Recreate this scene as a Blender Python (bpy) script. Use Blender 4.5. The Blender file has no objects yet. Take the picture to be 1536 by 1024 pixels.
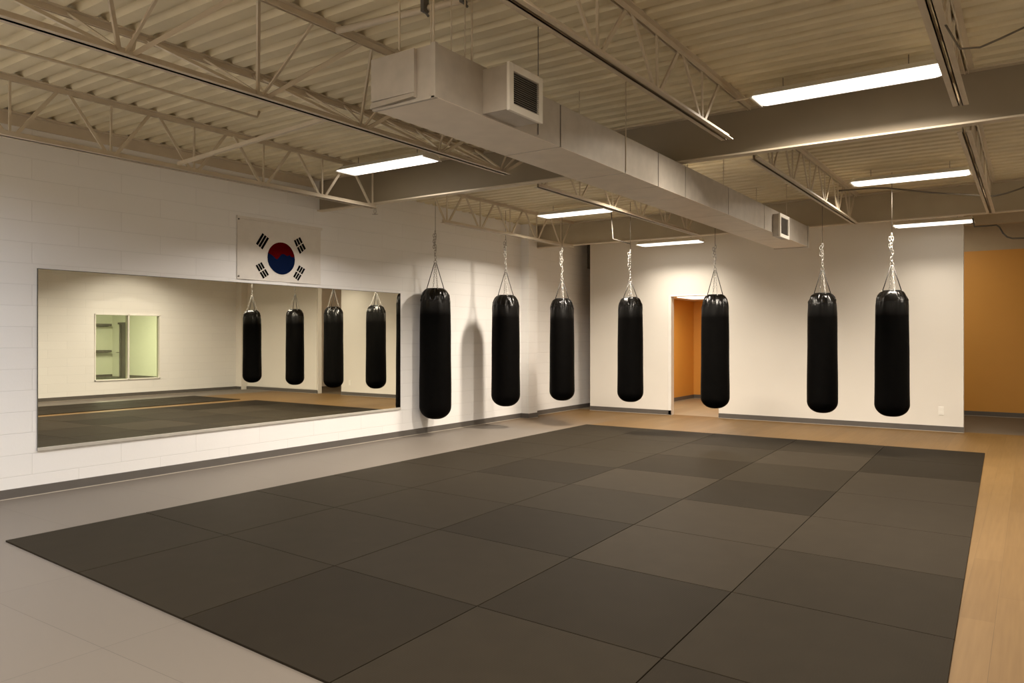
import bpy, bmesh, math, random
from mathutils import Vector, Matrix
random.seed(7)
S = bpy.context.scene
C = S.collection
PI = math.pi

# ------------------------------------------------------------------ materials
def lin(c):
    return tuple(((v / 255.0) / 12.92 if v / 255.0 <= 0.04045 else ((v / 255.0 + 0.055) / 1.055) ** 2.4) for v in c)

class NT:
    def __init__(s, name):
        s.m = bpy.data.materials.new(name); s.m.use_nodes = True
        s.t = s.m.node_tree; s.n = s.t.nodes; s.b = s.n['Principled BSDF']
    def add(s, t, **kw):
        n = s.n.new(t)
        for k, v in kw.items():
            if k in n.inputs.keys(): n.inputs[k].default_value = v
            else: setattr(n, k, v)
        return n
    def link(s, a, ao, b, bi): s.t.links.new(a.outputs[ao], b.inputs[bi])

def rgba(c): return (c[0], c[1], c[2], 1.0)

def mat(name, col, rough=0.5, metal=0.0, var=0.06, scale=6.0, bump=0.0, bscale=60.0, spec=0.5):
    """painted / plain material with procedural noise in colour and surface"""
    w = NT(name)
    tc = w.add('ShaderNodeTexCoord')
    no = w.add('ShaderNodeTexNoise', Scale=scale, Detail=4.0)
    w.link(tc, 'Object', no, 'Vector')
    r = w.add('ShaderNodeValToRGB')
    r.color_ramp.elements[0].position = 0.3; r.color_ramp.elements[1].position = 0.7
    r.color_ramp.elements[0].color = rgba([v * (1 - var) for v in col])
    r.color_ramp.elements[1].color = rgba([min(1, v * (1 + var)) for v in col])
    w.link(no, 'Fac', r, 'Fac'); w.link(r, 'Color', w.b, 'Base Color')
    w.b.inputs['Roughness'].default_value = rough
    w.b.inputs['Metallic'].default_value = metal
    w.b.inputs['Specular IOR Level'].default_value = spec
    if bump:
        n2 = w.add('ShaderNodeTexNoise', Scale=bscale, Detail=3.0)
        w.link(tc, 'Object', n2, 'Vector')
        bp = w.add('ShaderNodeBump', Strength=bump, Distance=0.01)
        w.link(n2, 'Fac', bp, 'Height'); w.link(bp, 'Normal', w.b, 'Normal')
    return w.m

def block_mat(name, col):
    """painted concrete block: running bond joints on a YZ wall"""
    w = NT(name)
    tc = w.add('ShaderNodeTexCoord'); sp = w.add('ShaderNodeSeparateXYZ'); cb = w.add('ShaderNodeCombineXYZ')
    w.link(tc, 'Object', sp, 'Vector'); w.link(sp, 'Y', cb, 'X'); w.link(sp, 'Z', cb, 'Y')
    br = w.add('ShaderNodeTexBrick', Scale=1.0)
    br.inputs['Brick Width'].default_value = 0.80; br.inputs['Row Height'].default_value = 0.186
    br.inputs['Mortar Size'].default_value = 0.0035; br.inputs['Mortar Smooth'].default_value = 0.6
    br.inputs['Color1'].default_value = rgba(col)
    br.inputs['Color2'].default_value = rgba([v * 0.975 for v in col])
    br.inputs['Mortar'].default_value = rgba([v * 0.88 for v in col])
    w.link(cb, 'Vector', br, 'Vector')
    no = w.add('ShaderNodeTexNoise', Scale=1.2, Detail=5.0); w.link(tc, 'Object', no, 'Vector')
    mx = w.add('ShaderNodeMix', data_type='RGBA', blend_type='MULTIPLY')
    mx.inputs[0].default_value = 0.25
    rp = w.add('ShaderNodeValToRGB')
    rp.color_ramp.elements[0].color = (0.82, 0.81, 0.79, 1); rp.color_ramp.elements[1].color = (1, 1, 1, 1)
    w.link(no, 'Fac', rp, 'Fac')
    w.t.links.new(br.outputs['Color'], mx.inputs[6]); w.t.links.new(rp.outputs['Color'], mx.inputs[7])
    w.t.links.new(mx.outputs[2], w.b.inputs['Base Color'])
    n2 = w.add('ShaderNodeTexNoise', Scale=45.0, Detail=4.0); w.link(tc, 'Object', n2, 'Vector')
    ma = w.add('ShaderNodeMath', operation='MULTIPLY_ADD'); ma.inputs[1].default_value = 0.25
    w.link(n2, 'Fac', ma, 0)
    inv = w.add('ShaderNodeMath', operation='SUBTRACT'); inv.inputs[0].default_value = 1.0
    w.link(br, 'Fac', inv, 1); w.link(inv, 'Value', ma, 2)
    bp = w.add('ShaderNodeBump', Strength=0.4, Distance=0.006)
    w.link(ma, 'Value', bp, 'Height'); w.link(bp, 'Normal', w.b, 'Normal')
    w.b.inputs['Roughness'].default_value = 0.6
    return w.m

def wood_nodes(w, tc, c1, c2):
    sp = w.add('ShaderNodeSeparateXYZ'); cb = w.add('ShaderNodeCombineXYZ')
    w.link(tc, 'Object', sp, 'Vector'); w.link(sp, 'Y', cb, 'X'); w.link(sp, 'X', cb, 'Y')
    br = w.add('ShaderNodeTexBrick', Scale=1.0)
    br.offset = 0.37
    br.inputs['Brick Width'].default_value = 1.22; br.inputs['Row Height'].default_value = 0.15
    br.inputs['Mortar Size'].default_value = 0.0012; br.inputs['Bias'].default_value = 0.1
    br.inputs['Color1'].default_value = rgba(c1); br.inputs['Color2'].default_value = rgba(c2)
    br.inputs['Mortar'].default_value = rgba([v * 0.72 for v in c2])
    w.link(cb, 'Vector', br, 'Vector')
    mp = w.add('ShaderNodeMapping'); mp.inputs['Scale'].default_value = (1.0, 22.0, 1.0)
    w.link(cb, 'Vector', mp, 'Vector')
    no = w.add('ShaderNodeTexNoise', Scale=2.2, Detail=6.0); w.link(mp, 'Vector', no, 'Vector')
    rp = w.add('ShaderNodeValToRGB')
    rp.color_ramp.elements[0].position = 0.3; rp.color_ramp.elements[0].color = (0.80, 0.77, 0.72, 1)
    rp.color_ramp.elements[1].position = 0.75; rp.color_ramp.elements[1].color = (1, 1, 1, 1)
    w.link(no, 'Fac', rp, 'Fac')
    mx = w.add('ShaderNodeMix', data_type='RGBA', blend_type='MULTIPLY'); mx.inputs[0].default_value = 0.8
    w.t.links.new(br.outputs['Color'], mx.inputs[6]); w.t.links.new(rp.outputs['Color'], mx.inputs[7])
    return mx, sp

def floor_mat():
    """light oak planks, with smooth grey vinyl squares on the left and front side of the mats"""
    w = NT('hall floor')
    tc = w.add('ShaderNodeTexCoord')
    mx, sp = wood_nodes(w, tc, FLOOR_WOOD1, FLOOR_WOOD2)
    # grey vinyl sheet squares
    cb = w.add('ShaderNodeCombineXYZ')
    ax = w.add('ShaderNodeMath', operation='ADD'); ax.inputs[1].default_value = 3.46 + 2.4; w.link(sp, 'X', ax, 0)
    ay = w.add('ShaderNodeMath', operation='ADD'); ay.inputs[1].default_value = -2.83 + 20.4; w.link(sp, 'Y', ay, 0)
    w.link(ax, 'Value', cb, 'X'); w.link(ay, 'Value', cb, 'Y')
    br = w.add('ShaderNodeTexBrick', Scale=1.0); br.offset = 0.0
    br.inputs['Brick Width'].default_value = 1.2; br.inputs['Row Height'].default_value = 1.02
    br.inputs['Mortar Size'].default_value = 0.0016
    br.inputs['Color1'].default_value = rgba(FLOOR_GREY); br.inputs['Color2'].default_value = rgba([v * 0.97 for v in FLOOR_GREY])
    br.inputs['Mortar'].default_value = rgba([v * 0.6 for v in FLOOR_GREY])
    w.link(cb, 'Vector', br, 'Vector')
    # mask: grey left of x=-5.85 (fading to wood near the far corner) and in front of y=2.25
    mr1 = w.add('ShaderNodeMapRange'); mr1.inputs[1].default_value = -5.80; mr1.inputs[2].default_value = -5.84; w.link(sp, 'X', mr1, 0)
    mr2 = w.add('ShaderNodeMapRange'); mr2.inputs[1].default_value = 12.0; mr2.inputs[2].default_value = 9.6; w.link(sp, 'Y', mr2, 0)
    mr3 = w.add('ShaderNodeMapRange'); mr3.inputs[1].default_value = 2.62; mr3.inputs[2].default_value = 2.58; w.link(sp, 'Y', mr3, 0)
    mr5 = w.add('ShaderNodeMapRange'); mr5.inputs[1].default_value = 1.62; mr5.inputs[2].default_value = 1.66; w.link(sp, 'X', mr5, 0)
    mr4 = w.add('ShaderNodeMapRange'); mr4.inputs[1].default_value = -0.30; mr4.inputs[2].default_value = -0.34; w.link(sp, 'X', mr4, 0)
    m1 = w.add('ShaderNodeMath', operation='MULTIPLY'); w.link(mr1, 0, m1, 0); w.link(mr2, 0, m1, 1)
    m2 = w.add('ShaderNodeMath', operation='MULTIPLY'); w.link(mr3, 0, m2, 0); w.link(mr4, 0, m2, 1)
    m3 = w.add('ShaderNodeMath', operation='MAXIMUM'); w.link(m1, 0, m3, 0); w.link(m2, 0, m3, 1)
    m4 = w.add('ShaderNodeMath', operation='MAXIMUM'); w.link(m3, 0, m4, 0); w.link(mr5, 0, m4, 1); m3 = m4
    mm = w.add('ShaderNodeMix', data_type='RGBA')
    w.t.links.new(m3.outputs[0], mm.inputs[0]); w.t.links.new(mx.outputs[2], mm.inputs[6]); w.t.links.new(br.outputs['Color'], mm.inputs[7])
    w.t.links.new(mm.outputs[2], w.b.inputs['Base Color'])
    w.b.inputs['Roughness'].default_value = 0.5
    w.b.inputs['Specular IOR Level'].default_value = 0.12
    return w.m

def mat_mat(name, col):
    """woven tatami-texture vinyl: fine ribs along one side"""
    w = NT(name)
    tc = w.add('ShaderNodeTexCoord')
    no = w.add('ShaderNodeTexNoise', Scale=5.0, Detail=6.0); w.link(tc, 'Object', no, 'Vector')
    rp = w.add('ShaderNodeValToRGB')
    rp.color_ramp.elements[0].position = 0.3; rp.color_ramp.elements[1].position = 0.75
    rp.color_ramp.elements[0].color = rgba([v * 0.93 for v in col]); rp.color_ramp.elements[1].color = rgba([v * 1.06 for v in col])
    w.link(no, 'Fac', rp, 'Fac'); w.link(rp, 'Color', w.b, 'Base Color')
    wv = w.add('ShaderNodeTexWave', Scale=26.0, Distortion=1.2); wv.inputs['Detail'].default_value = 2.0
    w.link(tc, 'Object', wv, 'Vector')
    bp = w.add('ShaderNodeBump', Strength=0.10, Distance=0.003)
    w.link(wv, 'Fac', bp, 'Height'); w.link(bp, 'Normal', w.b, 'Normal')
    w.b.inputs['Roughness'].default_value = 0.62
    w.b.inputs['Specular IOR Level'].default_value = 0.02
    return w.m

def leather_mat():
    """black leather: matt and very dark along the body, shinier on the gathered top"""
    w = NT('black bag leather')
    tc = w.add('ShaderNodeTexCoord'); sp = w.add('ShaderNodeSeparateXYZ'); w.link(tc, 'Generated', sp, 'Vector')
    no = w.add('ShaderNodeTexNoise', Scale=14.0, Detail=4.0); w.link(tc, 'Object', no, 'Vector')
    rp = w.add('ShaderNodeValToRGB')
    rp.color_ramp.elements[0].color = (0.0014, 0.0013, 0.0012, 1); rp.color_ramp.elements[1].color = (0.0026, 0.0024, 0.0022, 1)
    w.link(no, 'Fac', rp, 'Fac'); w.link(rp, 'Color', w.b, 'Base Color')
    m1 = w.add('ShaderNodeMapRange'); m1.inputs[1].default_value = 0.80; m1.inputs[2].default_value = 1.0
    m1.inputs[3].default_value = 0.02; m1.inputs[4].default_value = 0.5; w.link(sp, 'Z', m1, 0); w.link(m1, 0, w.b, 'Specular IOR Level')
    m2 = w.add('ShaderNodeMapRange'); m2.inputs[1].default_value = 0.80; m2.inputs[2].default_value = 0.95
    m2.inputs[3].default_value = 0.5; m2.inputs[4].default_value = 0.2; w.link(sp, 'Z', m2, 0); w.link(m2, 0, w.b, 'Roughness')
    n2 = w.add('ShaderNodeTexNoise', Scale=220.0, Detail=3.0); w.link(tc, 'Object', n2, 'Vector')
    bp = w.add('ShaderNodeBump', Strength=0.10, Distance=0.01); w.link(n2, 'Fac', bp, 'Height'); w.link(bp, 'Normal', w.b, 'Normal')
    return w.m

def emit(name, col, strength):
    w = NT(name)
    w.b.inputs['Base Color'].default_value = (0.9, 0.9, 0.9, 1)
    w.b.inputs['Emission Color'].default_value = rgba(col)
    # faint procedural prism pattern of the acrylic lens
    tc = w.add('ShaderNodeTexCoord'); vo = w.add('ShaderNodeTexVoronoi', Scale=80.0)
    w.link(tc, 'Object', vo, 'Vector')
    mr = w.add('ShaderNodeMapRange'); mr.inputs[3].default_value = strength; mr.inputs[4].default_value = strength * 0.92
    w.link(vo, 'Distance', mr, 0); w.link(mr, 0, w.b, 'Emission Strength')
    return w.m

def mirror_mat(name, col):
    w = NT(name)
    tc = w.add('ShaderNodeTexCoord'); no = w.add('ShaderNodeTexNoise', Scale=1.5)
    w.link(tc, 'Object', no, 'Vector')
    rp = w.add('ShaderNodeValToRGB')
    rp.color_ramp.elements[0].color = rgba([v * 0.985 for v in col]); rp.color_ramp.elements[1].color = rgba(col)
    w.link(no, 'Fac', rp, 'Fac'); w.link(rp, 'Color', w.b, 'Base Color')
    w.b.inputs['Metallic'].default_value = 1.0; w.b.inputs['Roughness'].default_value = 0.0
    return w.m

def glass_mat(name, col):
    w = NT(name)
    out = w.n['Material Output']
    tr = w.add('ShaderNodeBsdfTransparent'); tr.inputs[0].default_value = rgba(col)
    gl = w.add('ShaderNodeBsdfGlossy'); gl.inputs['Roughness'].default_value = 0.02
    mx = w.add('ShaderNodeMixShader'); mx.inputs[0].default_value = 0.05
    w.link(tr, 0, mx, 1); w.link(gl, 0, mx, 2); w.link(mx, 0, out, 'Surface')
    return w.m

FLOOR_WOOD1 = (0.165, 0.096, 0.034); FLOOR_WOOD2 = (0.142, 0.080, 0.026)
FLOOR_GREY = (0.130, 0.111, 0.092)
M = dict(
    block=block_mat('painted block', (0.84, 0.825, 0.805)),
    drywall=mat('cream drywall paint', (0.77, 0.733, 0.665), 0.6, var=0.012, scale=2.0, bump=0.05, bscale=180),
    drywall_edge=mat('bright wall corner bead', (0.86, 0.83, 0.77), 0.5, var=0.01),
    orange=mat('orange wall paint', (0.60, 0.28, 0.045), 0.55, var=0.03, scale=1.5, bump=0.04, bscale=180),
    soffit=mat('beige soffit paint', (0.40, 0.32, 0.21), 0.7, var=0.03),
    base=mat('grey vinyl baseboard', (0.092, 0.081, 0.071), 0.5, var=0.05),
    toe=mat('pale caulk line', (0.42, 0.37, 0.30), 0.6),
    deck=mat('painted steel roof deck', (0.68, 0.595, 0.405), 0.6, var=0.08, scale=2.5),
    steel=mat('painted joist steel', (0.56, 0.475, 0.35), 0.5, var=0.06, scale=5),
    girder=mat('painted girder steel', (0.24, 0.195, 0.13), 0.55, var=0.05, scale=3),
    girder_far_lit=mat('far girder steel with added light', (0.40, 0.335, 0.225), 0.55, var=0.05, scale=3),  # girder colour lightened to make up for weak light on the far girder
    dark_steel=mat('dark grey steel', (0.10, 0.09, 0.075), 0.5, var=0.1),
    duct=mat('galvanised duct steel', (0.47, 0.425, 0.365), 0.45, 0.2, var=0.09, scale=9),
    duct_under_bounce=mat('duct underside with bounce light', (0.84, 0.75, 0.63), 0.5, 0.0, var=0.05),  # paler copy of the duct colour, stands in for bounce light from below
    rod=mat('dull rod steel', (0.05, 0.042, 0.03), 0.6),
    cable=mat('cable sheath', (0.12, 0.10, 0.07), 0.6),
    slat=mat('grille slat', (0.30, 0.27, 0.23), 0.5),
    seam=mat('dark duct seam', (0.07, 0.06, 0.05), 0.6),
    grille=mat('white grille frame', (0.80, 0.76, 0.68), 0.4, var=0.02),
    black=mat('grille shadow', (0.012, 0.011, 0.01), 0.8),
    white=mat('white enamel', (0.82, 0.80, 0.75), 0.4, var=0.02),
    lens=emit('lit lamp lens', (1.0, 0.93, 0.82), 2.4),
    leather=leather_mat(),
    leather_rim=mat('black rim leather', (0.006, 0.006, 0.006), 0.4, spec=0.25),
    strap=mat('dark webbing', (0.03, 0.027, 0.024), 0.6),
    chrome=mat('zinc chain', (0.42, 0.40, 0.37), 0.45, 0.7, var=0.1, scale=60),
    mirror=mirror_mat('mirror silver', (0.88, 0.875, 0.77)),
    mirror_edge=mat('mirror edge', (0.09, 0.085, 0.07), 0.4),
    channel=mat('mirror channel', (0.50, 0.47, 0.41), 0.4, 0.2),
    glass=glass_mat('greenish stand-in mirror pane', (0.87, 0.89, 0.78)),
    flag=mat('white flag cloth', (0.70, 0.655, 0.59), 0.8, var=0.03, scale=12, bump=0.15, bscale=300),
    flag_red=mat('flag red', (0.075, 0.0015, 0.002), 0.9, var=0.08, spec=0.0),
    flag_blue=mat('flag blue', (0.004, 0.009, 0.034), 0.9, var=0.08, spec=0.0),
    flag_black=mat('flag black', (0.003, 0.003, 0.003), 0.9, spec=0.0),
    floor=floor_mat(),
    alcove_floor=mat('taupe alcove carpet', (0.085, 0.060, 0.033), 0.8, var=0.08, scale=30, bump=0.2, bscale=400),
    vest_floor=None,
    added_room_wall=mat('added room wall', (0.80, 0.80, 0.68), 0.6, var=0.02),
    added_room_floor=mat('added room floor', (0.06, 0.06, 0.045), 0.5),
    ceiling_white=mat('white ceiling', (0.8, 0.76, 0.68), 0.7),
    outlet=mat('ivory plastic', (0.88, 0.86, 0.80), 0.35, var=0.01),
)
def vest():
    w = NT('doorway wood floor'); tc = w.add('ShaderNodeTexCoord')
    mx, sp = wood_nodes(w, tc, (0.27, 0.215, 0.135), (0.24, 0.19, 0.12))
    w.t.links.new(mx.outputs[2], w.b.inputs['Base Color']); w.b.inputs['Roughness'].default_value = 0.45
    return w.m
M['vest_floor'] = vest()

# ------------------------------------------------------------------ mesh builder
class MB:
    def __init__(s): s.v = []; s.f = []; s.mi = []; s.sm = []
    def face(s, idx, mi=0, smooth=False): s.f.append(idx); s.mi.append(mi); s.sm.append(smooth)
    def box(s, x0, x1, y0, y1, z0, z1, mi=0):
        b = len(s.v)
        s.v += [(x, y, z) for z in (z0, z1) for y in (y0, y1) for x in (x0, x1)]
        for q in ((0, 2, 3, 1), (4, 5, 7, 6), (0, 1, 5, 4), (2, 6, 7, 3), (0, 4, 6, 2), (1, 3, 7, 5)):
            s.face([b + i for i in q], mi)
        return s
    def hexa(s, p, mi=0):
        """eight points: bottom ring of 4 then top ring of 4"""
        b = len(s.v); s.v += [tuple(q) for q in p]
        for q in ((3, 2, 1, 0), (4, 5, 6, 7), (0, 1, 5, 4), (1, 2, 6, 5), (2, 3, 7, 6), (3, 0, 4, 7)):
            s.face([b + i for i in q], mi)
        return s
    def bar(s, a, b, w, h, up=(1, 0, 0), mi=0):
        """rectangular bar from a to b; w along `up`, h across"""
        a = Vector(a); b = Vector(b); d = (b - a).normalized(); u = Vector(up)
        u = (u - d * u.dot(d)).normalized(); n = d.cross(u)
        ring = [(-w / 2, -h / 2), (w / 2, -h / 2), (w / 2, h / 2), (-w / 2, h / 2)]
        return s.hexa([a + u * i + n * j for i, j in ring] + [b + u * i + n * j for i, j in ring], mi)
    def tube(s, pts, r, seg=10, mi=0, cap=True):
        pts = [Vector(p) for p in pts]; base = len(s.v); n = len(pts); last = None
        for i, p in enumerate(pts):
            d = (pts[min(i + 1, n - 1)] - pts[max(i - 1, 0)]).normalized()
            if last is None:
                u = d.orthogonal().normalized()
            else:
                u = (last - d * last.dot(d)).normalized()
            last = u; w = d.cross(u)
            for k in range(seg):
                a = 2 * PI * k / seg
                s.v.append(tuple(p + (u * math.cos(a) + w * math.sin(a)) * r))
        for i in range(n - 1):
            for k in range(seg):
                k2 = (k + 1) % seg
                s.face([base + i * seg + k, base + i * seg + k2, base + (i + 1) * seg + k2, base + (i + 1) * seg + k], mi, True)
        if cap:
            s.face([base + k for k in range(seg)][::-1], mi); s.face([base + (n - 1) * seg + k for k in range(seg)], mi)
        return s
    def torus(s, c, R, r, mx, seg=16, ring=6, mi=0, stretch=1.0):
        """ring in local XZ plane (stretched in Z), turned by matrix mx"""
        base = len(s.v); c = Vector(c)
        for i in range(seg):
            a = 2 * PI * i / seg
            for k in range(ring):
                t = 2 * PI * k / ring
                p = Vector(((R + r * math.cos(t)) * math.cos(a), r * math.sin(t), (R + r * math.cos(t)) * math.sin(a) * stretch))
                s.v.append(tuple(c + mx @ p))
        for i in range(seg):
            for k in range(ring):
                a = base + i * ring; b2 = base + ((i + 1) % seg) * ring; k2 = (k + 1) % ring
                s.face([a + k, a + k2, b2 + k2, b2 + k], mi, True)
        return s
    def lathe(s, prof, seg=48, mi=0, fn=None, cx=0, cy=0):
        """prof: list of (r, z); fn(r, z, ang) -> r"""
        base = len(s.v)
        for r, z in prof:
            for k in range(seg):
                a = 2 * PI * k / seg
                rr, zz = (fn(r, z, a) if fn else (r, z))
                s.v.append((cx + rr * math.cos(a), cy + rr * math.sin(a), zz))
        for i in range(len(prof) - 1):
            for k in range(seg):
                k2 = (k + 1) % seg
                s.face([base + i * seg + k, base + i * seg + k2, base + (i + 1) * seg + k2, base + (i + 1) * seg + k], mi, True)
        s.face([base + k for k in range(seg)][::-1], mi, False)
        s.face([base + (len(prof) - 1) * seg + k for k in range(seg)], mi, False)
        return s
    def build(s, name, mats, parent=None, loc=(0, 0, 0), bevel=0.0, kind=None):
        me = bpy.data.meshes.new(name)
        me.from_pydata([tuple(v) for v in s.v], [], s.f)
        if not isinstance(mats, (list, tuple)): mats = [mats]
        for m in mats: me.materials.append(m)
        me.polygons.foreach_set('material_index', s.mi)
        me.polygons.foreach_set('use_smooth', s.sm)
        me.update()
        bm = bmesh.new(); bm.from_mesh(me)
        bmesh.ops.recalc_face_normals(bm, faces=bm.faces); bm.to_mesh(me); bm.free()
        o = bpy.data.objects.new(name, me); C.objects.link(o)
        o.location = loc
        if parent: o.parent = parent
        if bevel:
            b = o.modifiers.new('bevel', 'BEVEL'); b.width = bevel; b.segments = 2; b.limit_method = 'ANGLE'
        if kind: o['kind'] = kind
        return o

def tag(o, label, cat, group=None):
    o['label'] = label; o['category'] = cat
    if group: o['group'] = group
    return o
def thing(name, label, cat, loc=(0, 0, 0), group=None):
    o = bpy.data.objects.new(name, None); C.objects.link(o); o.location = loc; o.empty_display_size = 0.1
    return tag(o, label, cat, group)
def struct(mb, name, mats, **kw): return mb.build(name, mats, kind='structure', **kw)

# ------------------------------------------------------------------ room shell
XL, XR, YB, YF, ZD = -7.30, 2.97, 12.92, -2.5, 3.34     # left, right, back, front, deck underside
struct(MB().box(XL - 0.2, XR + 0.1, YF, YB + 0.12, -0.10, 0.0), 'floor', M['floor'])
struct(MB().box(XL - 0.2, XL, YF, 17.0, 0, 3.46), 'wall_left', M['block'])
struct(MB().box(XL - 0.2, XR + 0.2, YF - 0.15, YF, 0, 3.46), 'wall_front', M['drywall'])

# back wall: from the gap at the left to the corner at x=-0.83 (door opening), then from x=0 to the right wall
bw = MB()
dx0, dx1, dz = -5.338, -4.47, 2.12
bw.box(-6.98, dx0, YB, YB + 0.12, 0, 3.40).box(dx1, -0.83, YB, YB + 0.12, 0, 3.40).box(dx0, dx1, YB, YB + 0.12, dz, 3.40)
struct(bw, 'wall_back', M['drywall'])
struct(MB().box(-0.834, -0.826, YB - 0.004, YB + 0.124, 0.0, 3.30), 'trim_1', M['drywall_edge'])
struct(MB().box(0.0, XR, YB, YB + 0.12, 0, 3.40), 'wall_back_right', M['drywall'])
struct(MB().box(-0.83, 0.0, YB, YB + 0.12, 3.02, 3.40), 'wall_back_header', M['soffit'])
# flat raised panel of the right part of the back wall (seen in the mirror)
struct(MB().box(0.02, 2.62, YB - 0.02, YB, 0.09, 2.33), 'trim_2', M['drywall'])
# door casing
struct(MB().box(dx0 - 0.055, dx0, YB - 0.012, YB, 0.0, dz + 0.02), 'trim_3', M['white'], bevel=0.003)
struct(MB().box(dx0 - 0.055, dx1 + 0.01, YB - 0.008, YB, dz, dz + 0.02), 'trim_4', M['white'], bevel=0.003)

# right wall with an added two-pane opening standing in for a wall mirror
wy0, wy1, wz0, wz1 = 9.00, 10.57, 0.395, 1.925
rw = MB()
rw.box(XR, XR + 0.12, YF, wy0, 0, 3.46).box(XR, XR + 0.12, wy1, YB + 0.12, 0, 3.46)
rw.box(XR, XR + 0.12, wy0, wy1, 0, wz0).box(XR, XR + 0.12, wy0, wy1, wz1, 3.46)
struct(rw, 'wall_right', M['block'])
win = thing('mirror_standin', 'two-pane white framed opening standing in for the mirror on the right wall', 'window', (XR, 9.785, wz0))
win['kind'] = 'structure'; del win['label']; del win['category']
fr = MB(); t = 0.022; hw = (wy1 - wy0) / 2; hh = wz1 - wz0
fr.box(-0.02, 0.10, -hw, -hw + t, 0, hh).box(-0.02, 0.10, hw - t, hw, 0, hh).box(-0.02, 0.10, -hw, hw, 0, t).box(-0.02, 0.10, -hw, hw, hh - t, hh)
fr.box(-0.02, 0.10, -0.014, 0.014, 0, hh)
fr.build('standin_frame', M['white'], win)
for a, b in ((-hw + t, -0.014), (0.014, hw - t)):
    MB().box(0.045, 0.051, a, b, t, hh - t).build('standin_pane', M['glass'], win)

# pilaster on the left wall, pilaster in the right back corner
struct(MB().box(XL, XL + 0.16, 11.01, 11.28, 0, 3.34), 'trim_5', M['block'])
struct(MB().box(XR - 0.22, XR, YB - 0.20, YB, 0, 3.34), 'trim_6', M['drywall'])

# baseboards with a pale caulk line
def baseboard(name, segs):
    mb = MB()
    for x0, x1, y0, y1 in segs:
        mb.box(x0, x1, y0, y1, 0.006, 0.084, 0)
        mb.box(x0 - 0.006, x1 + 0.006, y0 - 0.006, y1 + 0.006, 0.0, 0.006, 1)
    struct(mb, name, [M['base'], M['toe']])
baseboard('baseboard_left', [(XL, XL + 0.012, YF, 11.0), (XL, XL + 0.012, 11.292, 16.9), (XL, XL + 0.172, 10.998, 11.01), (XL + 0.16, XL + 0.172, 11.01, 11.292), (XL, XL + 0.172, 11.28, 11.292)])
baseboard('baseboard_back', [(-6.98, dx0 , YB - 0.012, YB), (dx1, -0.82, YB - 0.012, YB), (0.0, 2.75, YB - 0.034, YB - 0.02)])
baseboard('baseboard_right', [(XR - 0.012, XR, YF, YB - 0.2), (XR - 0.22, XR - 0.208 + 0.208, YB - 0.212, YB - 0.2)])

# corrugated roof deck: flutes run across the room, repeated along y
dk = MB(); pitch = 0.176; y = YF; prof = []
while y < YB + 0.12:
    prof += [(y, ZD + 0.038), (y + 0.048, ZD + 0.038), (y + 0.070, ZD), (y + 0.154, ZD), ]
    y += pitch
prof.append((y, ZD + 0.038))
b0 = len(dk.v)
for yy, zz in prof: dk.v += [(XL - 0.05, yy, zz), (XR + 0.05, yy, zz)]
for i in range(len(prof) - 1):
    dk.face([2 * i, 2 * i + 1, 2 * i + 3, 2 * i + 2])
ce = struct(dk, 'ceiling', M['deck'])
so = ce.modifiers.new('sheet', 'SOLIDIFY'); so.thickness = 0.004; so.offset = 1
# ledger angle under the deck along the left wall
struct(MB().box(XL, XL + 0.07, YF, 6.40, 3.325, 3.34).box(XL, XL + 0.012, YF, 6.40, 3.23, 3.34).box(XL, XL + 0.035, YF, 6.40, 3.14, 3.17), 'trim_7', M['steel'])

# room behind the doorway
v = MB()
v.box(-6.5, -6.4, YB + 0.12, 16.9, 0, 2.215).box(-6.5, -3.5, 16.8, 16.9, 0, 2.215).box(-3.6, -3.5, YB + 0.12, 16.8, 0, 2.215)
struct(v, 'wall_doorway_room', M['orange'])
struct(MB().box(-6.4, -3.6, YB + 0.12, 16.8, -0.1, -0.002).box(-7.5, -6.5, YB + 0.12, 17.0, -0.1, -0.002), 'floor_doorway_room', M['vest_floor'])
struct(MB().box(-6.5, -3.5, YB + 0.12, 16.9, 2.215, 2.56), 'ceiling_doorway_room', M['ceiling_white'])
baseboard('baseboard_doorway_room', [(-6.4, -6.388, YB + 0.13, 16.8), (-6.388, -3.6, 16.788, 16.8)])
struct(MB().box(-7.3, -6.5, 16.9, 17.0, 0, 3.4).box(-7.5, -6.5, YB + 0.12, 17.0, 3.4, 3.46), 'wall_gap_end', M['drywall'])

# alcove right of the back wall, with an orange far wall
struct(MB().box(-3.5, 2.0, 15.85, 15.95, 0, 2.92), 'wall_alcove', M['orange'])
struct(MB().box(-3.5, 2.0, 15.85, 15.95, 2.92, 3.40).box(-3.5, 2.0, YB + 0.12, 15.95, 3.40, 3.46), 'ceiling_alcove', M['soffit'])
struct(MB().box(-3.5, -3.4, YB + 0.12, 15.85, 0, 3.4).box(2.0, 2.1, YB + 0.12, 15.95, 0, 3.4), 'wall_alcove_side', M['drywall'])
struct(MB().box(-3.5, 2.0, YB + 0.12, 15.85, -0.1, 0.0), 'floor_alcove', M['alcove_floor'])
baseboard('baseboard_alcove', [(-3.4, 2.0, 15.838, 15.85)])

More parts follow.
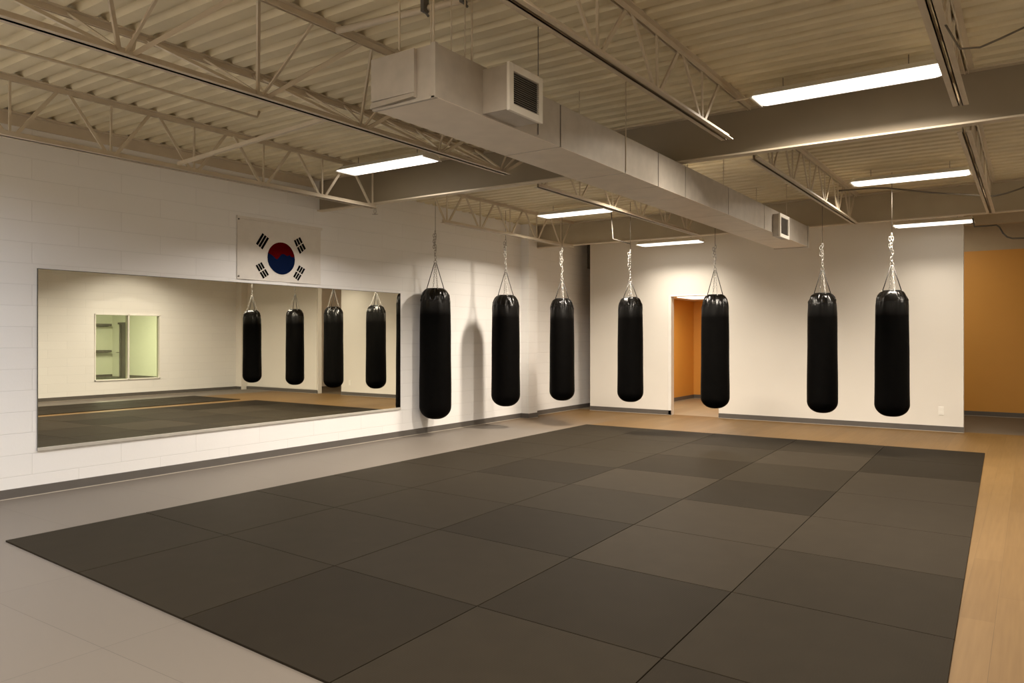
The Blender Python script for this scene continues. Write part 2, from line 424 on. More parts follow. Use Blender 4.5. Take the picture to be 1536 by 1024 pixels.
# added room behind the opening, standing in for the wall mirror's reflection
sr = MB()
sr.box(12.3, 12.4, 7.4, 14.5, 0, 3.0).box(3.09, 12.4, 14.4, 14.5, 0, 3.0).box(3.09, 12.4, 7.3, 7.4, 0, 3.0)
struct(sr, 'wall_added_room', M['added_room_wall'])
struct(MB().box(3.09, 12.4, 7.3, 14.5, -0.1, -0.002), 'floor_added_room', M['added_room_floor'])
struct(MB().box(3.09, 12.4, 7.3, 14.5, 3.0, 3.06), 'ceiling_added_room', M['ceiling_white'])
baseboard('baseboard_added_room', [(12.288, 12.3, 7.4, 14.4), (3.1, 11.30, 14.388, 14.4)])
for z, lab in ((1.755, 'upper dark wall shelf in the added room seen in the mirror'), (0.84, 'lower dark wall shelf in the added room seen in the mirror')):
    sh = MB().box(12.02, 12.29, 11.6, 14.24, z + 0.02, z + 0.10).box(12.25, 12.30, 11.6, 14.24, z, z + 0.02)
    tag(sh.build('wall_shelf', M['dark_steel'], bevel=0.004), lab, 'shelf', 'added room wall shelves')
dr = bpy.data.objects.new('door_1', None); C.objects.link(dr); dr.location = (11.75, 14.4, 0); dr['kind'] = 'structure'
MB().box(-0.10, -0.02, -0.06, 0.0, 0.0, 1.90).box(-0.55, -0.10, -0.03, 0.0, 0.0, 1.90).box(-0.55, 0.06, -0.07, 0, 1.83, 1.90).build('door_frame', M['dark_steel'], dr)
MB().box(-0.02, 0.42, -0.05, -0.012, 0.02, 1.80).build('door_leaf', M['added_room_wall'], dr)
MB().tube([(0.02, -0.05, 0.86), (0.02, -0.10, 0.86)], 0.012).tube([(0.02, -0.10, 0.86), (0.10, -0.10, 0.855)], 0.012).build('door_handle', M['dark_steel'], dr)

# ------------------------------------------------------------------ girders
def girder(label, yc, gm):
    t = thing('girder', label, 'beam', (0, yc, 2.95), 'deep steel girders crossing under the roof deck')
    MB().box(XL, XR, -0.006, 0.006, 0.014, 0.376).build('web', gm, t)
    MB().box(XL, XR, -0.045, 0.045, 0.0, 0.014).build('bottom_flange', M['steel'], t)
    MB().box(XL, XR, -0.075, 0.075, 0.376, 0.39).build('top_flange', M['steel'], t)
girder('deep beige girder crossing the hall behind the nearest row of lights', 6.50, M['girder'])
girder('far beige girder crossing the hall just in front of the back wall', 11.32, M['girder_far_lit'])

# ------------------------------------------------------------------ bar joists
def joist(label, x, yt0, yt1, yb0, yb1, zb, nodes, pitch, xt=None, group='open web roof joists'):
    """x: bottom chord line; xt: list of top chord lines (default the same line); nodes: y of one bottom node"""
    xts = xt or [x]
    j = thing('roof_joist', label, 'joist', (x, (yt0 + yt1) / 2, zb), group)
    oy = (yt0 + yt1) / 2; zt = 3.34 - zb
    L = lambda X, Y, Z: (X - x, Y - oy, Z)
    def chord(X, y0, y1, z0, up):
        mb = MB()
        for s in (-1, 1):
            a, b = (X - x) + s * 0.008, (X - x) + s * 0.046
            mb.box(min(a, b), max(a, b), y0 - oy, y1 - oy, *(sorted((z0, z0 + up * 0.006))))
            a, b = (X - x) + s * 0.008, (X - x) + s * 0.014
            mb.box(min(a, b), max(a, b), y0 - oy, y1 - oy, *(sorted((z0, z0 + up * 0.042))))
        return mb
    chord(x, yb0, yb1, 0.0, 1).build('bottom_chord', M['steel'], j)
    for X in xts:
        chord(X, yt0, yt1, zt, -1).build('top_chord', M['steel'], j)
    lo = nodes
    while lo - pitch > max(yb0, -0.4): lo -= pitch
    n = lo
    while n < yb1 + 0.02:
        for X in xts:
            pb = L(x, n, 0.02); 
            for k in (-1, 0, 1):
                yt = n + k * pitch * 0.46
                if not (yt0 + 0.02 < yt < yt1 - 0.01): continue
                pt = L(X, yt, zt - 0.015)
                pbk = L(x, n + k * 0.035, 0.02)
                w = 0.012 if k else 0.016
                MB().bar(pbk, pt, 0.013, 0.026 if k else 0.016).build('web_strut', M['steel'], j)
        n += pitch
    return j
joist('beige bar joist nearest the left wall in the near bay', -6.27, YF, 6.42, YF, 6.40, 2.88, 3.35, 0.755)
joist('wide triangular roof truss left of the duct in the near bay', -4.10, YF, 6.42, YF, 5.95, 2.93, 3.17, 0.90, [-4.74, -3.60])
joist('beige bar joist right of the duct in the near bay', -1.96, YF, 6.42, YF, 5.86, 2.93, 3.71, 0.80)
joist('double angle joist at the upper right corner, ending beside the largest light', -0.39, YF, 6.42, YF, 5.86, 2.93, 3.71, 0.80)
joist('small joist along the left wall above the first three bags', -6.40, 6.58, 11.24, 7.80, 11.22, 2.90, 8.62, 0.74)
joist('far bay joist behind the long duct, left of it', -4.18, 6.58, 11.24, 6.62, 11.1, 2.93, 8.3, 0.80)
joist('far bay joist right of the duct, left of the middle right light', -1.98, 6.58, 11.24, 6.62, 11.18, 2.93, 7.9, 0.72)
joist('far bay double angle joist at the right edge of the photo', -0.42, 6.58, 11.24, 6.62, 11.18, 2.93, 7.9, 0.72)

# ------------------------------------------------------------------ light fixtures
def fixture(label, xc, yc, zb, ln=1.24, wd=0.29, power=1.0, lamp=True, top=3.34, col=None, spread=None, shift=0.0, cut=0.1):
    t = thing('ceiling_light', label, 'light', (xc, yc, zb), 'long linear lights hung in rows under the deck')
    a, b, c, d = ln / 2, wd / 2, ln / 2 - 0.03, wd / 2 - 0.07
    h = MB(); h.hexa([(-a, -b, 0.016), (a, -b, 0.016), (a, b, 0.016), (-a, b, 0.016), (-c, -d, 0.07), (c, -d, 0.07), (c, d, 0.07), (-c, d, 0.07)])
    h.build('housing', M['white'], t)
    l = MB(); e = 0.012
    l.hexa([(-a + 0.05, -b + 0.035, 0.0), (a - 0.05, -b + 0.035, 0.0), (a - 0.05, b - 0.035, 0.0), (-a + 0.05, b - 0.035, 0.0),
            (-a + e, -b + e * 0.4, 0.016), (a - e, -b + e * 0.4, 0.016), (a - e, b - e * 0.4, 0.016), (-a + e, b - e * 0.4, 0.016)])
    l.build('lens', M['lens'], t)
    for s in (-1, 1):
        MB().hexa([(s * (a - 0.008), -b, 0.004), (s * (a + 0.006), -b, 0.004), (s * (a + 0.006), b, 0.004), (s * (a - 0.008), b, 0.004),
                   (s * (c), -d, 0.074), (s * (c + 0.012), -d, 0.074), (s * (c + 0.012), d, 0.074), (s * (c), d, 0.074)]).build('end_cap', M['white'], t)
        MB().tube([(s * (a - 0.2), 0, 0.07), (s * (a - 0.2), 0, top - zb)], 0.003, 6).build('hanging_wire', M['dark_steel'], t)
    ld = bpy.data.lights.new('lamp', 'AREA'); ld.shape = 'RECTANGLE'; ld.size = ln - cut; ld.size_y = wd - 0.07
    ld.energy = LAMP_W * power; ld.color = col or LAMP_COL; ld.spread = math.radians(spread or LAMP_SPREAD)
    lo = bpy.data.objects.new('lamp', ld); C.objects.link(lo); lo.parent = t; lo.location = (shift, 0, -0.004)
    return t
LAMP_W, LAMP_COL, LAMP_SPREAD = 150.0, (1.0, 0.88, 0.73), 150
fixture('long lit ceiling light above the flag side, nearest of the left row', -5.60, 5.90, 3.18, power=0.66, col=(1.0, 0.91, 0.82), spread=140, shift=0.25, cut=0.62)
fixture('largest lit ceiling light, high at the right of the photo', -1.12, 5.87, 3.18, power=0.85, spread=154)
fixture('middle lit ceiling light of the left row, beyond the first girder', -5.50, 9.72, 3.18, 1.14, power=1.0, shift=0.18, cut=0.5)
fixture('short ceiling light added out of sight behind the duct to fill the bag shadows', -3.48, 8.25, 3.16, 0.60, 0.29, power=1.1, spread=147)  # added fill lamp, softens the bag shadows on the left wall
fixture('middle lit ceiling light of the right row, beyond the first girder', -1.15, 9.70, 3.18, 1.20, power=0.75, spread=160)
fixture('small lit ceiling light in front of the back wall above the doorway', -5.10, 12.30, 2.98, 1.14, 0.30, power=0.18, spread=126)
fixture('small lit ceiling light above the right end of the back wall', -1.16, 12.30, 2.985, 1.00, 0.30, power=0.06, spread=110)
fixture('lit ceiling light of the left row nearest the viewer, outside the photo', -5.55, 1.45, 3.18, power=0.46, col=(0.90, 0.93, 1.0), spread=158)
fixture('unseen ceiling light added to brighten the far half of the right wall', 1.35, 9.75, 3.18, power=0.6)  # added lamp out of view, brightens the right wall in the mirror
fixture('unseen ceiling light added to brighten the near half of the right wall', 1.35, 5.9, 3.18, power=0.5)  # second added lamp for the right wall, also out of view
fixture('lit ceiling light of the right row nearest the viewer, outside the photo', -1.12, 2.05, 3.18, power=0.7, spread=160)
fixture('unseen ceiling light added behind the viewer on the left for bounce light', -5.0, -1.0, 3.18, power=1.0, col=(1.0, 0.95, 0.90))  # added so that light bounced off the front end lifts the deck
fixture('unseen ceiling light added behind the viewer on the right for bounce light', -0.9, -1.0, 3.18, power=1.1)  # added partner of the lamp above, more bounce onto the ceiling

def panel_light(label, x0, x1, y0, y1, z, power, name='ceiling_panel_light', col=(1.0, 0.88, 0.70)):
    t = thing(name, label, 'light', ((x0 + x1) / 2, (y0 + y1) / 2, z))
    a, b = (x1 - x0) / 2, (y1 - y0) / 2
    MB().box(-a, a, -b, b, 0.012, 0.05).build('frame', M['white'], t)
    MB().box(-a + 0.03, a - 0.03, -b + 0.03, b - 0.03, 0.0, 0.012).build('lens', M['lens'], t)
    ld = bpy.data.lights.new('lamp', 'AREA'); ld.shape = 'RECTANGLE'; ld.size = 2 * a - 0.1; ld.size_y = 2 * b - 0.1
    ld.energy = power; ld.color = col
    lo = bpy.data.objects.new('lamp', ld); C.objects.link(lo); lo.parent = t; lo.location = (0, 0, -0.005)
panel_light('lit white ceiling panel in the orange room behind the doorway', -5.75, -5.05, 14.1, 15.0, 2.165, 60)
panel_light('lit ceiling panel in the alcove, hidden behind the back wall', -2.5, -1.4, 14.0, 14.6, 3.34, 38)
panel_light('lit ceiling panel added to light the made-up room seen in the mirror', 7.0, 9.4, 10.8, 12.4, 2.94, 400, col=(1.0, 0.97, 0.82))  # lamp added only to light the stand-in room

# ------------------------------------------------------------------ air duct
DX0, DX1, DY0, DY1, DZ0, DZ1 = -3.00, -2.56, 3.06, 11.05, 2.645, 2.925
du = thing('air_duct', 'long rectangular galvanised air duct hanging under the roof deck', 'duct', ((DX0 + DX1) / 2, DY0, DZ0))
ox, oy, oz = (DX0 + DX1) / 2, DY0, DZ0
hw_ = (DX1 - DX0) / 2; hz = DZ1 - DZ0; dl = DY1 - DY0
seams = [0.0, 1.27, 2.24, 2.86, 3.46, 4.63, 5.9, 6.9, dl]
for i in range(len(seams) - 1):
    w = hw_ if i < 7 else hw_
    MB().box(-w, w, seams[i] + (0.007 if i else 0), seams[i + 1] - 0.007, 0.002, hz).box(-w + 0.001, w - 0.001, seams[i] + 0.008, seams[i + 1] - 0.008, 0.0, 0.002, 1).build('duct_section', [M['duct'], M['duct_under_bounce']], du)
for y_ in seams[1:-1]:
    MB().box(-hw_ + 0.004, hw_ - 0.004, y_ - 0.008, y_ + 0.008, 0.004, hz - 0.004).build('joint_strip', M['seam'], du)
# end cap: plate, lower lip and corner flange
cp = MB()
cp.box(-hw_ - 0.004, hw_ - 0.13, -0.022, 0.0, 0.045, hz - 0.004)
cp.build('end_plate', M['duct'], du, bevel=0.002)
MB().hexa([(-hw_ - 0.006, -0.03, 0.004), (hw_ - 0.13, -0.03, 0.018), (hw_ - 0.13, 0, 0.018), (-hw_ - 0.006, 0, 0.004),
           (-hw_ - 0.006, -0.018, 0.04), (hw_ - 0.13, -0.018, 0.045), (hw_ - 0.13, 0, 0.045), (-hw_ - 0.006, 0, 0.04)]).build('end_lip', M['duct'], du)
MB().box(hw_ - 0.022, hw_ + 0.006, -0.012, 0.012, -0.004, hz + 0.004).box(-hw_, hw_, -0.012, 0.008, -0.006, 0.006).build('corner_flange', M['duct'], du)
MB().box(-hw_ - 0.012, hw_ + 0.012, dl - 0.05, dl, -0.012, hz + 0.005).build('end_flange', M['duct'], du)

def outlet_box(y0, y1, z0, z1, dep):
    """side supply outlet: tapered neck, white frame, black core and louvres"""
    g = bpy.data.objects.new('supply_outlet', None); C.objects.link(g); g.parent = du
    g.location = (hw_, (y0 + y1) / 2 - oy, z0 - oz); w = (y1 - y0) / 2; h = z1 - z0
    MB().box(0, dep - 0.02, -w, w, 0, h).build('outlet_neck', M['duct'], g, bevel=0.002)
    f = 0.034; fx0, fx1 = dep - 0.02, dep
    MB().box(fx0, fx1, -w - 0.008, -w + f, -0.008, h + 0.008).box(fx0, fx1, w - f, w + 0.008, -0.008, h + 0.008) \
        .box(fx0, fx1, -w + f, w - f, -0.008, f).box(fx0, fx1, -w + f, w - f, h - f, h + 0.008).build('grille_frame', M['grille'], g, bevel=0.002)
    lv = MB(); lv.box(fx0 - 0.002, fx0 + 0.004, -w + f, w - f, f, h - f, 1)
    n = 15
    for i in range(n):
        z = f + (h - 2 * f) * (i + 0.5) / n
        lv.hexa([(fx0 + 0.004, -w + f, z + 0.0015), (fx1 - 0.004, -w + f, z - 0.0025), (fx1 - 0.004, w - f, z - 0.0025), (fx0 + 0.004, w - f, z + 0.0015),
                 (fx0 + 0.004, -w + f, z + 0.0035), (fx1 - 0.004, -w + f, z - 0.0005), (fx1 - 0.004, w - f, z - 0.0005), (fx0 + 0.004, w - f, z + 0.0035)], 0)
    lv.build('louvre', [M['slat'], M['black']], g)
outlet_box(3.47, 3.80, 2.655, 2.905, 0.19)
outlet_box(9.30, 9.70, 2.60, 2.865, 0.09)
for x_, y_, r_ in ((-2.786, 3.03, 0.006), (-2.60, 3.09, 0.006), (-2.66, 3.14, 0.004), (-2.585, 3.22, 0.004), (-2.575, 3.39, 0.006), (-2.585, 3.34, 0.004), (-2.56 + 0.004, 4.05, 0.003), (-2.56 + 0.004, 5.3, 0.004), (-2.96, 5.3, 0.004), (-2.58, 7.6, 0.004), (-2.96, 7.6, 0.004), (-2.58, 10.0, 0.004), (-2.96, 10.0, 0.004)):
    z0 = DZ1 if x_ < -2.56 else DZ0 + 0.02
    MB().tube([(x_ - ox, y_ - oy, z0 - oz), (x_ - ox, y_ - oy, ZD - oz)], r_, 8).build('hanger_rod', M['steel'] if r_ > 0.0035 else M['dark_steel'], du)

# pipe with clamps above the near end of the duct
cpipe = thing('conduit_pipe', 'painted pipe with dark clamps crossing above the near end of the duct', 'pipe', (-2.6, 3.40, 3.29))
MB().tube([(-0.95, -0.10, 0.0), (0.60, 0.06, 0.0)], 0.020, 10).build('pipe', M['steel'], cpipe)
for q in (-0.28, -0.02, 0.22):
    MB().box(q - 0.012, q + 0.012, q * 0.1 - 0.05, q * 0.1 - 0.005, -0.03, 0.05).tube([(q, q * 0.1 - 0.03, -0.02), (q + 0.03, q * 0.1 - 0.03, -0.06)], 0.008, 6).build('clamp', M['dark_steel'], cpipe)

tag(MB().tube([(-5.60, -1.0, 3.285), (-5.54, 2.2, 3.285), (-5.50, 3.1, 3.285), (-5.50, 4.2, 3.285), (-5.50, 4.22, 3.34)], 0.011, 8).build('conduit', M['steel']),
    'thin painted conduit under the deck between the left joist and the truss', 'pipe')
tag(MB().bar((-6.22, 3.92, 2.925), (-4.14, 3.76, 2.955), 0.028, 0.028, (0, 0, 1)).build('bridging_bar', M['steel']),
    'slanting bridging bar from the left joist to the triangular truss', 'bar')
tag(MB().tube([(-1.94, 5.85, 3.225), (-1.70, 5.85, 3.22), (-1.70, 5.85, 3.25)], 0.008, 8).build('conduit', M['steel']),
    'short conduit from the joist to the left end of the largest light', 'pipe')
tag(MB().tube([(-2.039, 10.3, 3.244), (-1.613, 10.3, 3.233), (-1.467, 10.3, 3.217), (-0.968, 10.3, 3.106), (-0.437, 10.3, 3.018), (-0.375, 10.3, 3.002), (-0.239, 10.3, 3.025), (-0.104, 10.3, 3.063), (0.312, 10.3, 3.231), (0.832, 10.3, 3.34)], 0.010, 8).build('power_cable', M['cable']),
    'pale cable sagging beneath the far right joists behind the middle right light', 'cable')
tag(MB().tube([(-0.36, 4.3, 2.95), (-0.29, 4.3, 2.80), (-0.206, 4.3, 2.789), (-0.125, 4.3, 2.813), (-0.03, 4.3, 2.845), (0.3, 4.3, 3.0), (0.7, 4.3, 3.34)], 0.005, 8).build('power_cable', M['cable']),
    'thin pale cable curving from the joist in the upper right corner', 'cable')
tag(MB().tube([(-0.66, 12.0, 2.998), (-0.64, 12.0, 2.880), (-0.50, 12.0, 2.879), (-0.39, 12.0, 2.882), (-0.355, 12.0, 2.85), (-0.315, 12.0, 2.765), (-0.27, 12.0, 2.715), (-0.21, 12.0, 2.692), (-0.09, 12.0, 2.687), (0.15, 12.0, 2.70), (0.4, 12.0, 2.95), (0.45, 12.0, 3.34)], 0.011, 8).build('flexible_conduit', M['dark_steel']),
    'dark drooping conduit at the right edge in front of the orange alcove', 'cable')

# sprinkler head under the first girder
sp = thing('sprinkler_head', 'small pendant sprinkler under the girder at the left wall', 'sprinkler', (-6.36, 6.50, 2.95))
MB().tube([(0, 0, 0), (0, 0, -0.05)], 0.010, 10).build('drop_pipe', M['steel'], sp)
MB().tube([(-0.012, 0, -0.05), (-0.02, 0, -0.09), (0, 0, -0.115)], 0.004, 6).tube([(0.012, 0, -0.05), (0.02, 0, -0.09), (0, 0, -0.115)], 0.004, 6).build('sprinkler_frame', M['chrome'], sp)
MB().lathe([(0.002, -0.112), (0.034, -0.115), (0.034, -0.118), (0.002, -0.120)], 20).build('deflector', M['chrome'], sp)

# ------------------------------------------------------------------ punching bags
def bag(label, x, y, zb, zt, za, zc, R):
    """body from zb to zt, straps meeting at za, chain to zc, thin rod on to the deck"""
    L = zt - zb
    t = thing('punching_bag', label, 'punching bag', (x, y, zb), 'black punching bags hanging in a row')
    ph = random.uniform(0, 6.28); seedp = [random.uniform(0, 6.28) for _ in range(6)]
    prof = []
    rb = 0.86 * R                                   # lower corner radius
    for i in range(13):
        a = -PI / 2 + (PI / 2) * i / 12
        prof.append((R - rb + rb * math.cos(a), rb * 0.92 + rb * 0.92 * math.sin(a)))
    z0 = rb * 0.92; sh = 0.95 * R; z1 = L - sh
    for i in range(1, 16): prof.append((R, z0 + (z1 - z0) * i / 15))
    for i in range(1, 25):
        a = (PI / 2) * i / 24
        rr = 0.52 * R + 0.48 * R * max(0.0, math.cos(a)) ** 1.05
        prof.append((rr, z1 + sh * math.sin(a) ** 1.0))
    prof.append((0.50 * R, L)); prof.append((0.30 * R, L - 0.012))
    prof = [(max(0.02, r), z) for r, z in prof]
    def fn(r, z, a):
        # gathered leather folds below the mouth and faint dents along the body
        k = max(0.0, min(1.0, (z - (L - 1.5 * R)) / (1.25 * R))); k2 = k * k * (3 - 2 * k)
        w = 0
        for q, (f, am) in enumerate(((7, 0.5), (12, 0.5), (19, 0.35), (4, 0.3))):
            w += am * (1 - 2 * abs(math.sin(0.5 * f * a + seedp[q] + 0.5 * math.sin(z * 16 + seedp[q])))) if f % 2 == 0 else am * math.sin(f * a + seedp[q] + 0.9 * math.sin(z * 16 + seedp[q]))
        w = -abs(w) ** 0.8 + 0.3
        body = 0.006 * math.sin(2 * a + z * 3.1 + ph) * math.sin(z * 5 + ph)
        tp = 1.0 - 0.06 * max(0.0, z / L - 0.1)
        return (r * tp * (1 + 0.15 * k2 * w) + body * R * 2, z)
    MB().lathe(prof, 72, fn=fn).build('bag_body', M['leather'], t)
    MB().torus((0, 0, L - 0.004), 0.51 * R, 0.010, Matrix.Rotation(PI / 2, 3, 'X'), 40, 8).build('top_rim', M['leather_rim'], t)
    ap = Vector((0, 0, za - zb))
    yaw = math.atan2(y, x) + PI / 2 + random.uniform(-0.12, 0.12)     # first pair of straps lies across
    for i, dth in enumerate((0, PI, PI / 2 + 0.25, -PI / 2 + 0.25)):
        a = yaw + dth
        p0 = Vector((math.cos(a) * 0.56 * R, math.sin(a) * 0.56 * R, L - 0.02))
        top = ap + Vector((math.cos(a) * 0.012, math.sin(a) * 0.012, 0))
        if i < 2:
            s = MB().tube([p0, top], 0.0058, 8).build('hanger_strap', M['strap'], t)
        else:
            mb = MB(); n = max(6, int((top - p0).length / 0.034)); d = (top - p0); q = d.to_track_quat('Z', 'X').to_matrix()
            for k in range(n):
                mb.torus(p0 + d * ((k + 0.5) / n), 0.010, 0.003, q @ Matrix.Rotation(k * PI / 2, 3, 'Z'), 10, 5, stretch=1.9)
            s = mb.build('hanger_chain', M['chrome'], t)
        MB().torus(p0, 0.016, 0.004, Matrix.Rotation(a, 3, 'Z'), 14, 6).build('d_ring', M['chrome'], s)
    MB().torus(ap + Vector((0, 0, 0.012)), 0.020, 0.005, Matrix.Rotation(yaw, 3, 'Z'), 18, 6).tube([ap + Vector((0, 0, 0.03)), ap + Vector((0, 0, 0.06))], 0.009, 8).build('swivel_ring', M['chrome'], t)
    mb = MB(); zz = za - zb + 0.055; k = 0; step = 0.040
    while zz < zc - zb:
        off = Vector((0.006 * math.sin(k * 1.7 + ph), 0.006 * math.cos(k * 1.3 + ph), zz + 0.02))
        mb.torus(off, 0.0125, 0.0042, Matrix.Rotation(yaw + (k % 2) * PI / 2 + 0.5, 3, 'Z'), 14, 6, stretch=2.0); zz += step; k += 1
    # the spare end of the chain hangs beside it
    for q in range(int(k * 0.55)):
        mb.torus(Vector((0.022 * math.cos(yaw), 0.022 * math.sin(yaw), zc - zb - 0.05 - q * step)), 0.0120, 0.004, Matrix.Rotation(yaw + (q % 2) * PI / 2, 3, 'Z'), 14, 6, stretch=2.0)
    mb.build('chain', M['chrome'], t)
    MB().tube([(0, 0, zc - zb), (0, 0, ZD - zb)], 0.003, 8).build('mounting_rod', M['rod'], t)
    return t
BAGS = [
    ('black punching bag nearest the mirror, hanging against the block wall', -7.062, 8.434, 0.226, 2.087, 2.459, 2.897, 0.229),
    ('black punching bag hanging just left of the wall pilaster', -6.686, 9.659, 0.335, 2.035, 2.393, 2.885, 0.220),
    ('black punching bag hanging between the pilaster and the back corner', -6.116, 10.394, 0.398, 1.998, 2.292, 2.774, 0.197),
    ('black punching bag hanging left of the orange doorway', -4.775, 10.047, 0.465, 1.965, 2.196, 2.636, 0.185),
    ('black punching bag hanging in front of the orange doorway', -3.562, 10.147, 0.43, 1.97, 2.306, 2.641, 0.190),
    ('black punching bag on the right side, left one of the pair before the plain wall', -2.223, 10.345, 0.426, 1.956, 2.255, 2.589, 0.186),
    ('black punching bag hanging nearest the right end of the back wall', -1.364, 9.963, 0.462, 1.942, 2.24, 2.602, 0.188),
]
bags = [bag(*b) for b in BAGS]
# bent arm steadying the fourth bag's chain
MB().tube([(-5.09 + 4.775, 0, ZD - 0.465), (-5.05 + 4.775, 0, 2.83 - 0.465), (0, 0, 2.735 - 0.465)], 0.007, 8).build('mounting_arm', M['rod'], bags[3])

# ------------------------------------------------------------------ mirror and flag on the left wall
my0, my1, mz0, mz1 = 3.239, 7.955, 0.388, 2.008
mi = thing('wall_mirror', 'wide frameless mirror on the left block wall below the flag', 'mirror', (XL, (my0 + my1) / 2, mz0))
oyy = (my0 + my1) / 2; H_ = mz1 - mz0
MB().box(0.0, 0.008, my0 - oyy, my1 - oyy, 0.0, H_).build('mirror_backing', M['mirror_edge'], mi)
MB().box(0.008, 0.010, my0 - oyy + 0.006, my1 - oyy - 0.004, 0.026, H_ - 0.006).build('mirror_glass', M['mirror'], mi)
MB().box(0.0, 0.016, my0 - oyy, my1 - oyy, -0.002, 0.028).build('bottom_channel', M['channel'], mi, bevel=0.002)

def flag():
    y0, y1, z0, z1 = 5.297, 6.503, 2.045, 2.722
    wav = lambda yy, zz: 0.006 + 0.004 * math.sin((yy - y0) * 9.0 + (zz - z0) * 4) + 0.003 * math.sin((yy - y0) * 17 - (zz - z0) * 7)
    mb = MB(); ny, nz = 48, 24
    for i in range(ny + 1):
        for k in range(nz + 1):
            yy = y0 + (y1 - y0) * i / ny; zz = z0 + (z1 - z0) * k / nz
            mb.v.append((XL + 0.004 + wav(yy, zz), yy, zz))
    for i in range(ny):
        for k in range(nz):
            a = i * (nz + 1) + k; mb.face([a, a + nz + 1, a + nz + 2, a + 1], 0, True)
    def poly(pts, mi, lift=0.0025):
        b = len(mb.v)
        for yy, zz in pts: mb.v.append((XL + 0.004 + wav(yy, zz) + lift, yy, zz))
        mb.face(list(range(b, b + len(pts))), mi)
    cy, cz, ry, rz = 5.904, 2.319, 0.196, 0.188
    bound = lambda u: 0.16 + (-0.24 * math.exp(-((u + 0.35) / 0.20) ** 2) + 0.13 * math.exp(-((u - 0.10) / 0.25) ** 2) + 0.10 * math.exp(-((u - 0.58) / 0.10) ** 2) + 0.10 * math.exp(-((u + 0.95) / 0.2) ** 2))
    n = 60                                           # disc as thin strips: red above the wavy line, blue below
    for i in range(n):
        u0, u1 = -1 + 2 * i / n, -1 + 2 * (i + 1) / n
        h0, h1 = math.sqrt(max(0, 1 - u0 * u0)), math.sqrt(max(0, 1 - u1 * u1))
        b0 = max(-h0, min(h0, bound(u0))); b1 = max(-h1, min(h1, bound(u1)))
        P = lambda u, v: (cy + u * ry, cz + v * rz)
        poly([P(u0, b0), P(u1, b1), P(u1, h1), P(u0, h0)], 1)
        poly([P(u0, -h0), P(u1, -h1), P(u1, b1), P(u0, b0)], 2)
    # four sets of three bars: quad corners a-b across the bars, a-d along them
    sets = [([(5.633, 2.590), (5.736, 2.533), (5.645, 2.395), (5.544, 2.458)], (0, 0, 0)),
            ([(6.082, 2.548), (6.191, 2.605), (6.275, 2.475), (6.174, 2.394)], (1, 1, 1)),
            ([(5.538, 2.208), (5.633, 2.259), (5.733, 2.120), (5.645, 2.065)], (1, 1, 1)),
            ([(6.159, 2.261), (6.262, 2.217), (6.152, 2.067), (6.070, 2.117)], (1, 1, 1))]
    for q, br in sets:
        a, b, c, d = [Vector(p) for p in q]
        B = lambda s, t: (a * (1 - s) + b * s) * (1 - t) + (d * (1 - s) + c * s) * t
        for k in range(3):
            s0, s1 = (k + 0.05) / 3, (k + 0.80) / 3
            for t0, t1 in (((0, 0.46), (0.54, 1)) if br[k] else ((0, 1),)):
                poly([tuple(B(s0, t0)), tuple(B(s1, t0)), tuple(B(s1, t1)), tuple(B(s0, t1))], 3)
    o = mb.build('flag', [M['flag'], M['flag_red'], M['flag_blue'], M['flag_black']])
    tag(o, 'white flag with red and blue disc and black bars, hung above the mirror', 'flag')
    MB().bar((XL + 0.012, y0 - 0.005, z1 + 0.012), (XL + 0.012, y1 + 0.02, z1 + 0.012), 0.030, 0.016, (0, 0, 1)).build('top_batten', M['flag'], o, bevel=0.002)
    for zz in (z0 + 0.03, z1 - 0.012):
        MB().lathe([(0.010, 0), (0.010, 0.004), (0.004, 0.006)], 12).build('grommet', M['dark_steel'], o, (XL + 0.016, y0 + 0.018, zz)).rotation_euler = (0, PI / 2, 0)
flag()

# ------------------------------------------------------------------ small wall things
ot = thing('wall_outlet', 'ivory power outlet low on the back wall near its right end', 'outlet', (-1.112, YB, 0.306))
MB().box(-0.036, 0.036, -0.006, 0, -0.062, 0.062).build('cover_plate', M['outlet'], ot, bevel=0.002)
for zz in (-0.026, 0.026):
    MB().box(-0.017, 0.017, -0.009, -0.006, zz - 0.015, zz + 0.015).box(-0.008, -0.005, -0.0095, -0.009, zz - 0.006, zz + 0.006).box(0.005, 0.008, -0.0095, -0.009, zz - 0.006, zz + 0.006).build('socket', M['outlet'], ot)
sb = thing('wall_box', 'dark box fixed high on the left wall in the gap by the back corner', 'box', (XL, 13.58, 2.75))
MB().box(0, 0.16, -0.20, 0.19, 0.0, 0.30).build('box_body', M['dark_steel'], sb, bevel=0.008)
MB().box(0, 0.10, -0.20, 0.10, 0.30, 0.58).build('box_conduit', M['dark_steel'], sb)
wb = thing('wall_bracket', 'small dark metal bracket on the left wall beside the back corner', 'bracket', (XL, 13.62, 0.98))
MB().box(0, 0.012, -0.10, 0.10, -0.045, 0.045).build('bracket_plate', M['dark_steel'], wb, bevel=0.003)
MB().tube([(0.012, 0, 0), (0.06, 0, 0), (0.06, 0.10, -0.01)], 0.011, 8).build('bracket_lever', M['chrome'], wb)

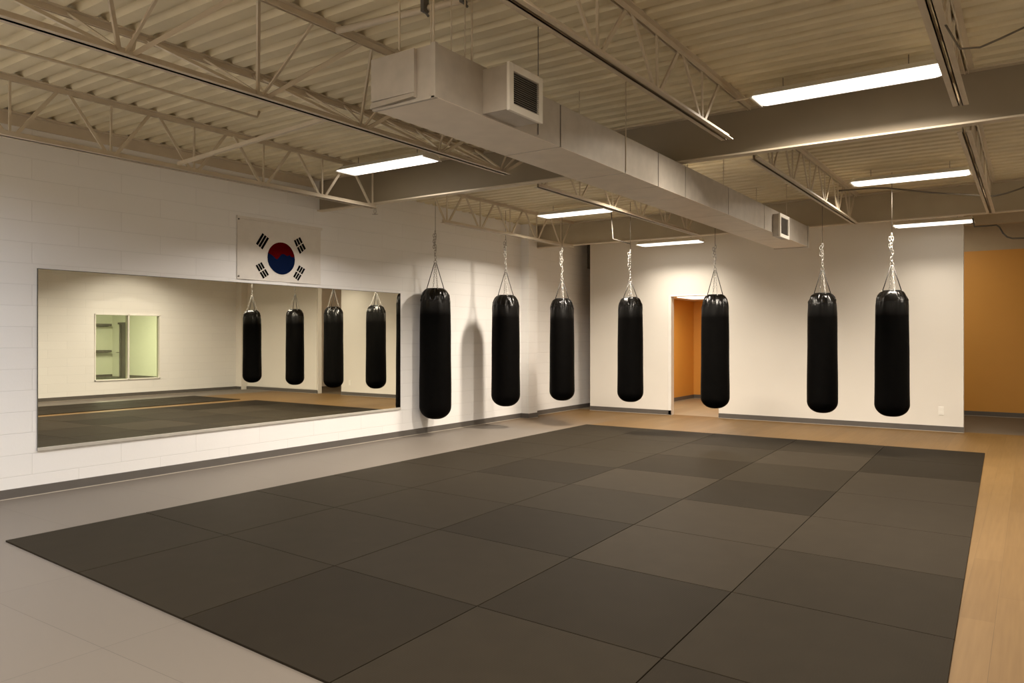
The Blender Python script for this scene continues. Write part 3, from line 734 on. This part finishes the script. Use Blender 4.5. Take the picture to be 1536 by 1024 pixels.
# ------------------------------------------------------------------ floor mats, five columns by eight rows
K = 0.9914; TH = 0.012
cols = [(-5.83, -0.007), (-4.64, -0.022), (-3.42, -0.034), (-2.28, -0.034), (-1.24, -0.030), (-0.19, -0.0255)]
rows = [(2.39, 2.00), (3.40, 3.06), (4.45, 4.08), (5.40, 5.12), (6.40, 6.22), (7.40, 7.35), (8.47, 8.62), (9.58, 9.73), (10.81, 10.84)]
def corner(i, j):
    yl, yr = rows[j]; x = cols[i][0] + cols[i][1] * (yl + yr) / 2
    y = yl
    for _ in range(3):
        y = yl + (yr - yl) * (x + 5.85) / 5.55; x = cols[i][0] + cols[i][1] * y
    return Vector((x * K, y * K, 0))
tones = [(0.019, 0.0150, 0.0100), (0.0148, 0.0116, 0.0077), (0.0245, 0.0193, 0.0132)]
MM = [mat_mat('mat vinyl %s' % n, c) for n, c in zip(('mid', 'dark', 'pale'), tones)]
# tone of each mat, row by row from the nearest
TONE = ["00101", "00010", "00120", "00022", "01212", "00102", "00021", "00101"]
cn = ['leftmost column', 'second column from the left', 'middle column', 'second column from the right', 'rightmost column']
rn = ['row nearest the viewer', 'second row from the viewer', 'third row from the viewer', 'fourth row from the viewer', 'fourth row from the back wall', 'third row from the back wall', 'second row from the back wall', 'row nearest the back wall']
for j in range(8):
    for i in range(5):
        p = [corner(i, j), corner(i + 1, j), corner(i + 1, j + 1), corner(i, j + 1)]
        ctr = sum(p, Vector()) / 4
        g = 0.0028; q = []
        for v_ in p:
            d = v_ - ctr; q.append(d * (1 - g / d.length * 1.4))
        mb = MB(); mb.hexa([(v_.x, v_.y, 0) for v_ in q] + [(v_.x, v_.y, TH) for v_ in q])
        o = mb.build('floor_mat', MM[int(TONE[j][i])], loc=tuple(ctr), bevel=0.0022)
        tag(o, 'dark grey floor mat, %s, %s' % (cn[i], rn[j]), 'mat', 'dark grey square mats covering the floor')
for k in range(2):
    o = MB().box(-0.43, 0.43, -4.1, 4.1, 0, TH).build('mat_strip', MM[0], loc=(0.455 + 0.87 * k, 6.6, 0), bevel=0.003)
    tag(o, ('dark long mat strip beside the wood floor, seen in the mirror', 'dark long mat strip nearest the right wall, seen in the mirror')[k], 'mat', 'long mat strips on the right side')

# ------------------------------------------------------------------ world, camera, view
wd = bpy.data.worlds.new('world'); S.world = wd; wd.use_nodes = True
wd.node_tree.nodes['Background'].inputs[0].default_value = (1.0, 0.85, 0.68, 1); wd.node_tree.nodes['Background'].inputs[1].default_value = 0.02
cam = bpy.data.cameras.new('camera'); co = bpy.data.objects.new('camera', cam); C.objects.link(co)
cam.sensor_width = 36.0; cam.lens = 1147.0 / 1536 * 36; cam.shift_y = -7.0 / 1536
cam.clip_start = 0.05; cam.clip_end = 100
co.location = (0, 0, 1.4); co.rotation_euler = (PI / 2, 0, math.radians(34.217))
S.camera = co
S.view_settings.view_transform = 'Standard'; S.view_settings.look = 'None'
S.view_settings.exposure = 0.0; S.view_settings.gamma = 1.06
S.cycles.max_bounces = 10; S.cycles.diffuse_bounces = 6; S.cycles.glossy_bounces = 6
S.cycles.use_denoising = True
S.cycles.sample_clamp_indirect = 6.0
